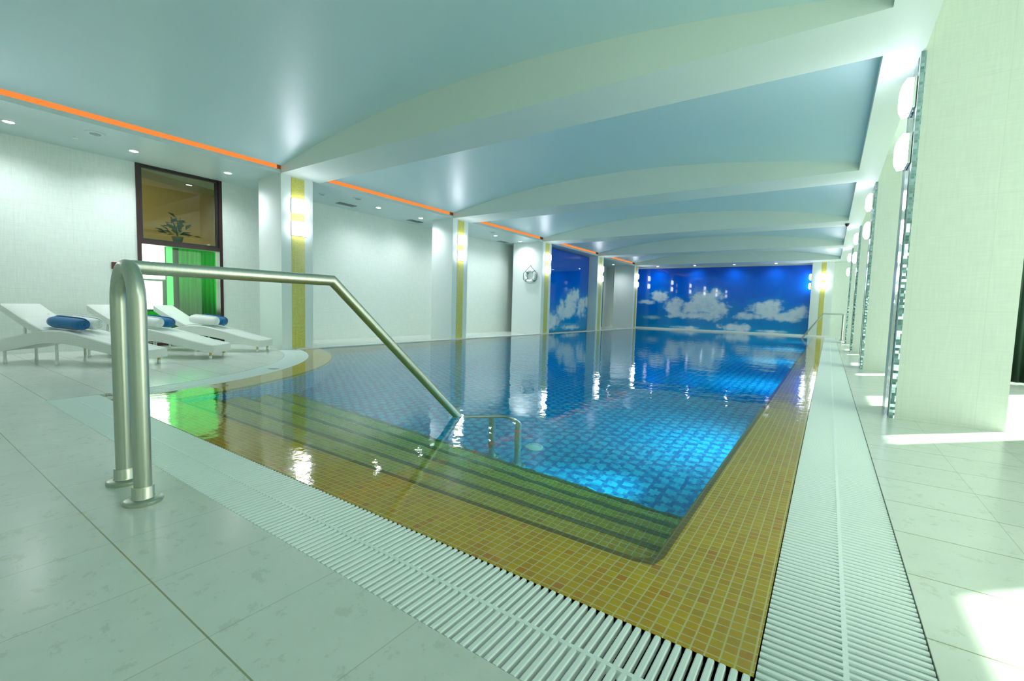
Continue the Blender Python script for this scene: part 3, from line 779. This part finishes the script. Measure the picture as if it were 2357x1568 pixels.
l0.location = (lspots[0][0], lspots[0][1], 0); l0.rotation_euler.z = lspots[0][2]
for x, y, a, lab in lspots[1:]: lg.append(dup(l0, (x, y, 0), a, lab))
# rolled towels
def spiral_roll(R, L, mat, first={}):
    pts = []; turns = 4.2; th = .007; n = 90
    m_ = MB(); b = m_.b
    rr = []
    for i in range(n + 1):
        a = 2 * PI * turns * i / n; q = .012 + (R - .012) * i / n; rr.append((q * math.cos(a), q * math.sin(a)))
    secs = 14; rows = []
    for k in range(secs + 1):
        x = -L / 2 + L * k / secs; e_ = 1 - .22 * (abs(2 * k / secs - 1)) ** 7
        wob = .004 * math.sin(k * 2.1)
        row = []
        for i, (y, z) in enumerate(rr):
            f = i / n; bul = (1 - f) * .010 * (1 if k == secs else -1 if k == 0 else 0)
            row.append(b.verts.new((x + bul, y * e_ * 1.04 + wob * .4, z * e_ * .96)))
        rows.append(row)
    for p_, q_ in zip(rows, rows[1:]):
        for j in range(n): b.faces.new((p_[j], p_[j + 1], q_[j + 1], q_[j]))
    return m_
def towel(lo, s, y, ang, R, L, mat, label):
    base = Matrix.Translation(lo[0:2] + (0,)) @ Matrix.Rotation(lo[2], 4, 'Z')
    z = max(sm(s), sm(s - .12), sm(s + .12)) + R * .985
    p = base @ Vector((-s, y, z))
    o = spiral_roll(R, L, mat).build('rolled_towel', mat, smooth=True)
    sd = o.modifiers.new('t', 'SOLIDIFY'); sd.thickness = .009; sd.offset = -1
    slope = math.atan2(sm(s - .1) - sm(s + .1), .2)
    o.location = p; o.rotation_euler = (0, -slope, lo[2] + ang)
    return tag(o, label, 'towel', 'rolled towels on the loungers')
l1, l2, l3 = [q[:3] for q in lspots]
towel(l1, .905, -.10, -.15, .088, .46, M['towel_b'], 'blue rolled towel on the lounger at the left edge, in front of its white towel')
towel(l1, .88, .095, -.15, .088, .40, M['towel_w'], 'white rolled towel behind the blue one on the lounger at the left edge')
towel(l2, .90, -.10, -.12, .086, .38, M['towel_w'], 'white rolled towel on the middle lounger, partly behind the handrail post')
towel(l2, .86, .09, -.12, .084, .38, M['towel_b'], 'blue rolled towel on the middle lounger')
towel(l3, .885, -.10, -.12, .086, .42, M['towel_w'], 'white rolled towel on the lounger nearest the gold-striped column')
towel(l3, .84, .09, -.12, .084, .40, M['towel_b'], 'blue rolled towel behind the white one on the lounger nearest the gold-striped column')

# ------------------------------------------------------------------ lifebuoy
lb = empty('lifebuoy', (-8.17, 12.812, 1.90), 0, 'white ring lifebuoy with dark grab rope hanging on the side of the third left column', 'lifebuoy')
ring = [(.18 * math.cos(2 * PI * i / 40), -.06, .18 * math.sin(2 * PI * i / 40)) for i in range(41)]
MB().tube(ring, .045, 14, cap=False).build('ring', M['towel_w'], lb, smooth=True)
m_ = MB(); K4 = [math.radians(a) for a in (45, 135, 225, 315)]
for a in K4:
    c = Vector((.18 * math.cos(a), -.06, .18 * math.sin(a))); d = Vector((math.cos(a), 0, math.sin(a)))
    cp = [c + d * .048 * math.cos(t_ * 2 * PI / 12) + Vector((0, .048, 0)) * math.sin(t_ * 2 * PI / 12) for t_ in range(13)]
    m_.tube(cp, .009, 8, cap=False)
m_.build('band', M['rope'], lb, smooth=True)
m_ = MB(); R_ = .285
hexp = [(.19, .19), (.28, 0), (.19, -.20), (-.19, -.20), (-.28, 0), (-.19, .19)]
seq = [(.17, .17), (.27, .08), (.27, -.10), (.17, -.19), (-.17, -.19), (-.27, -.10), (-.27, .08), (-.17, .17)]
m_.tube([(x, -.06, z) for x, z in seq], .007, 8)
m_.tube([(.17, -.06, .17), (0, -.05, .33), (-.17, -.06, .17)], .007, 8)
m_.build('grab_rope', M['rope'], lb, smooth=True)
MB().tube([(0, .0, .34), (0, -.07, .34), (0, -.08, .36)], .008, 10).build('hook', M['steel'], lb, smooth=True)

# small leaf on the curved grate
lfm = MB(); b = lfm.b
pts = [(-.06, 0), (-.03, .014), (.01, .016), (.05, .004), (.07, 0), (.04, -.01), (0, -.014), (-.035, -.010)]
v = [b.verts.new((x, y, .004 + .02 * abs(x) * 1.5)) for x, y in pts]; b.faces.new(v)
o = lfm.build('fallen_leaf', M['black']); o.location = (-5.62, 2.93, 0); o.rotation_euler.z = .8
sd = o.modifiers.new('t', 'SOLIDIFY'); sd.thickness = .002
tag(o, 'small dark fallen leaf lying on the curved white grate', 'leaf')

# dark green curtain at far right
m_ = MB(); b = m_.b; prev = None
for i in range(41):
    x = 1.92 + .62 * i / 40; yy = 9.0 + .025 * math.sin(i * 1.1)
    c2 = [b.verts.new((x, yy, .02)), b.verts.new((x, yy, 3.2))]
    if prev: b.faces.new((prev[0], c2[0], c2[1], prev[1]))
    prev = c2
o = m_.build('curtain', M['darkgreen'], smooth=True); sd = o.modifiers.new('t', 'SOLIDIFY'); sd.thickness = .004
tag(o, 'dark green floor-length curtain at the right edge of the photo', 'curtain')

# ------------------------------------------------------------------ underwater fill lights added along the right pool wall, out of view
for k, y in enumerate((4.2, 7.4, 10.8, 14.4, 18.2)):
    L = bpy.data.lights.new('underwater_fill', 'AREA'); L.shape = 'DISK'; L.size = .4; L.energy = 4.5; L.color = (.85, .97, 1)
    lo = bpy.data.objects.new('underwater_fill', L); COL.objects.link(lo); lo.location = (XB - .03, y, -.45); lo.rotation_euler = (0, math.radians(68), 0)

L = bpy.data.lights.new('underwater_fill_spot', 'SPOT'); L.energy = 22; L.spot_size = math.radians(34); L.spot_blend = 1.0; L.shadow_soft_size = .08; L.color = (.95, 1, 1)  # added spot, makes the bright patch on the pool floor
lo = bpy.data.objects.new('underwater_fill_spot', L); COL.objects.link(lo); lo.location = (XB - .03, 3.5, -.42)
lo.rotation_euler = (Vector((-1.35, 2.95, -1.1)) - Vector((XB - .03, 3.5, -.42))).to_track_quat('-Z', 'Y').to_euler()

# ------------------------------------------------------------------ sun, world, camera
sun = bpy.data.lights.new('sun', 'SUN'); sun.energy = 3.2; sun.angle = math.radians(.9); sun.color = (1, 1, .9)
so = bpy.data.objects.new('sun', sun); COL.objects.link(so)
so.rotation_euler = Vector((-1, -1, -1.152)).to_track_quat('-Z', 'Y').to_euler()
w = bpy.data.worlds.new('world'); S.world = w; w.use_nodes = True
bg = w.node_tree.nodes['Background']; bg.inputs[0].default_value = (.92, 1.0, .90, 1); bg.inputs[1].default_value = .78

Mw = [[0.82082277, 0.06450127, -0.56752935], [0.57049623, -0.04387211, 0.8201276], [0.02800056, -0.99695277, -0.07280896]]
R3 = Matrix([[r[0], -r[1], -r[2]] for r in Mw])
cam = bpy.data.cameras.new('camera'); co = bpy.data.objects.new('camera', cam); COL.objects.link(co)
co.matrix_world = Matrix.Translation((0, 0, .85)) @ R3.to_4x4()
cam.sensor_width = 36; cam.lens = 1047.7 / 2357 * 36; cam.clip_start = .02; cam.clip_end = 200
S.camera = co

S.view_settings.view_transform = 'Standard'; S.view_settings.look = 'None'; S.view_settings.gamma = 1
S.view_settings.exposure = 2.38
cy = S.cycles
cy.use_denoising = True; cy.max_bounces = 12; cy.diffuse_bounces = 6; cy.glossy_bounces = 5; cy.transmission_bounces = 8; cy.transparent_max_bounces = 12
cy.sample_clamp_indirect = 6; cy.blur_glossy = .6; cy.caustics_reflective = True; cy.caustics_refractive = True
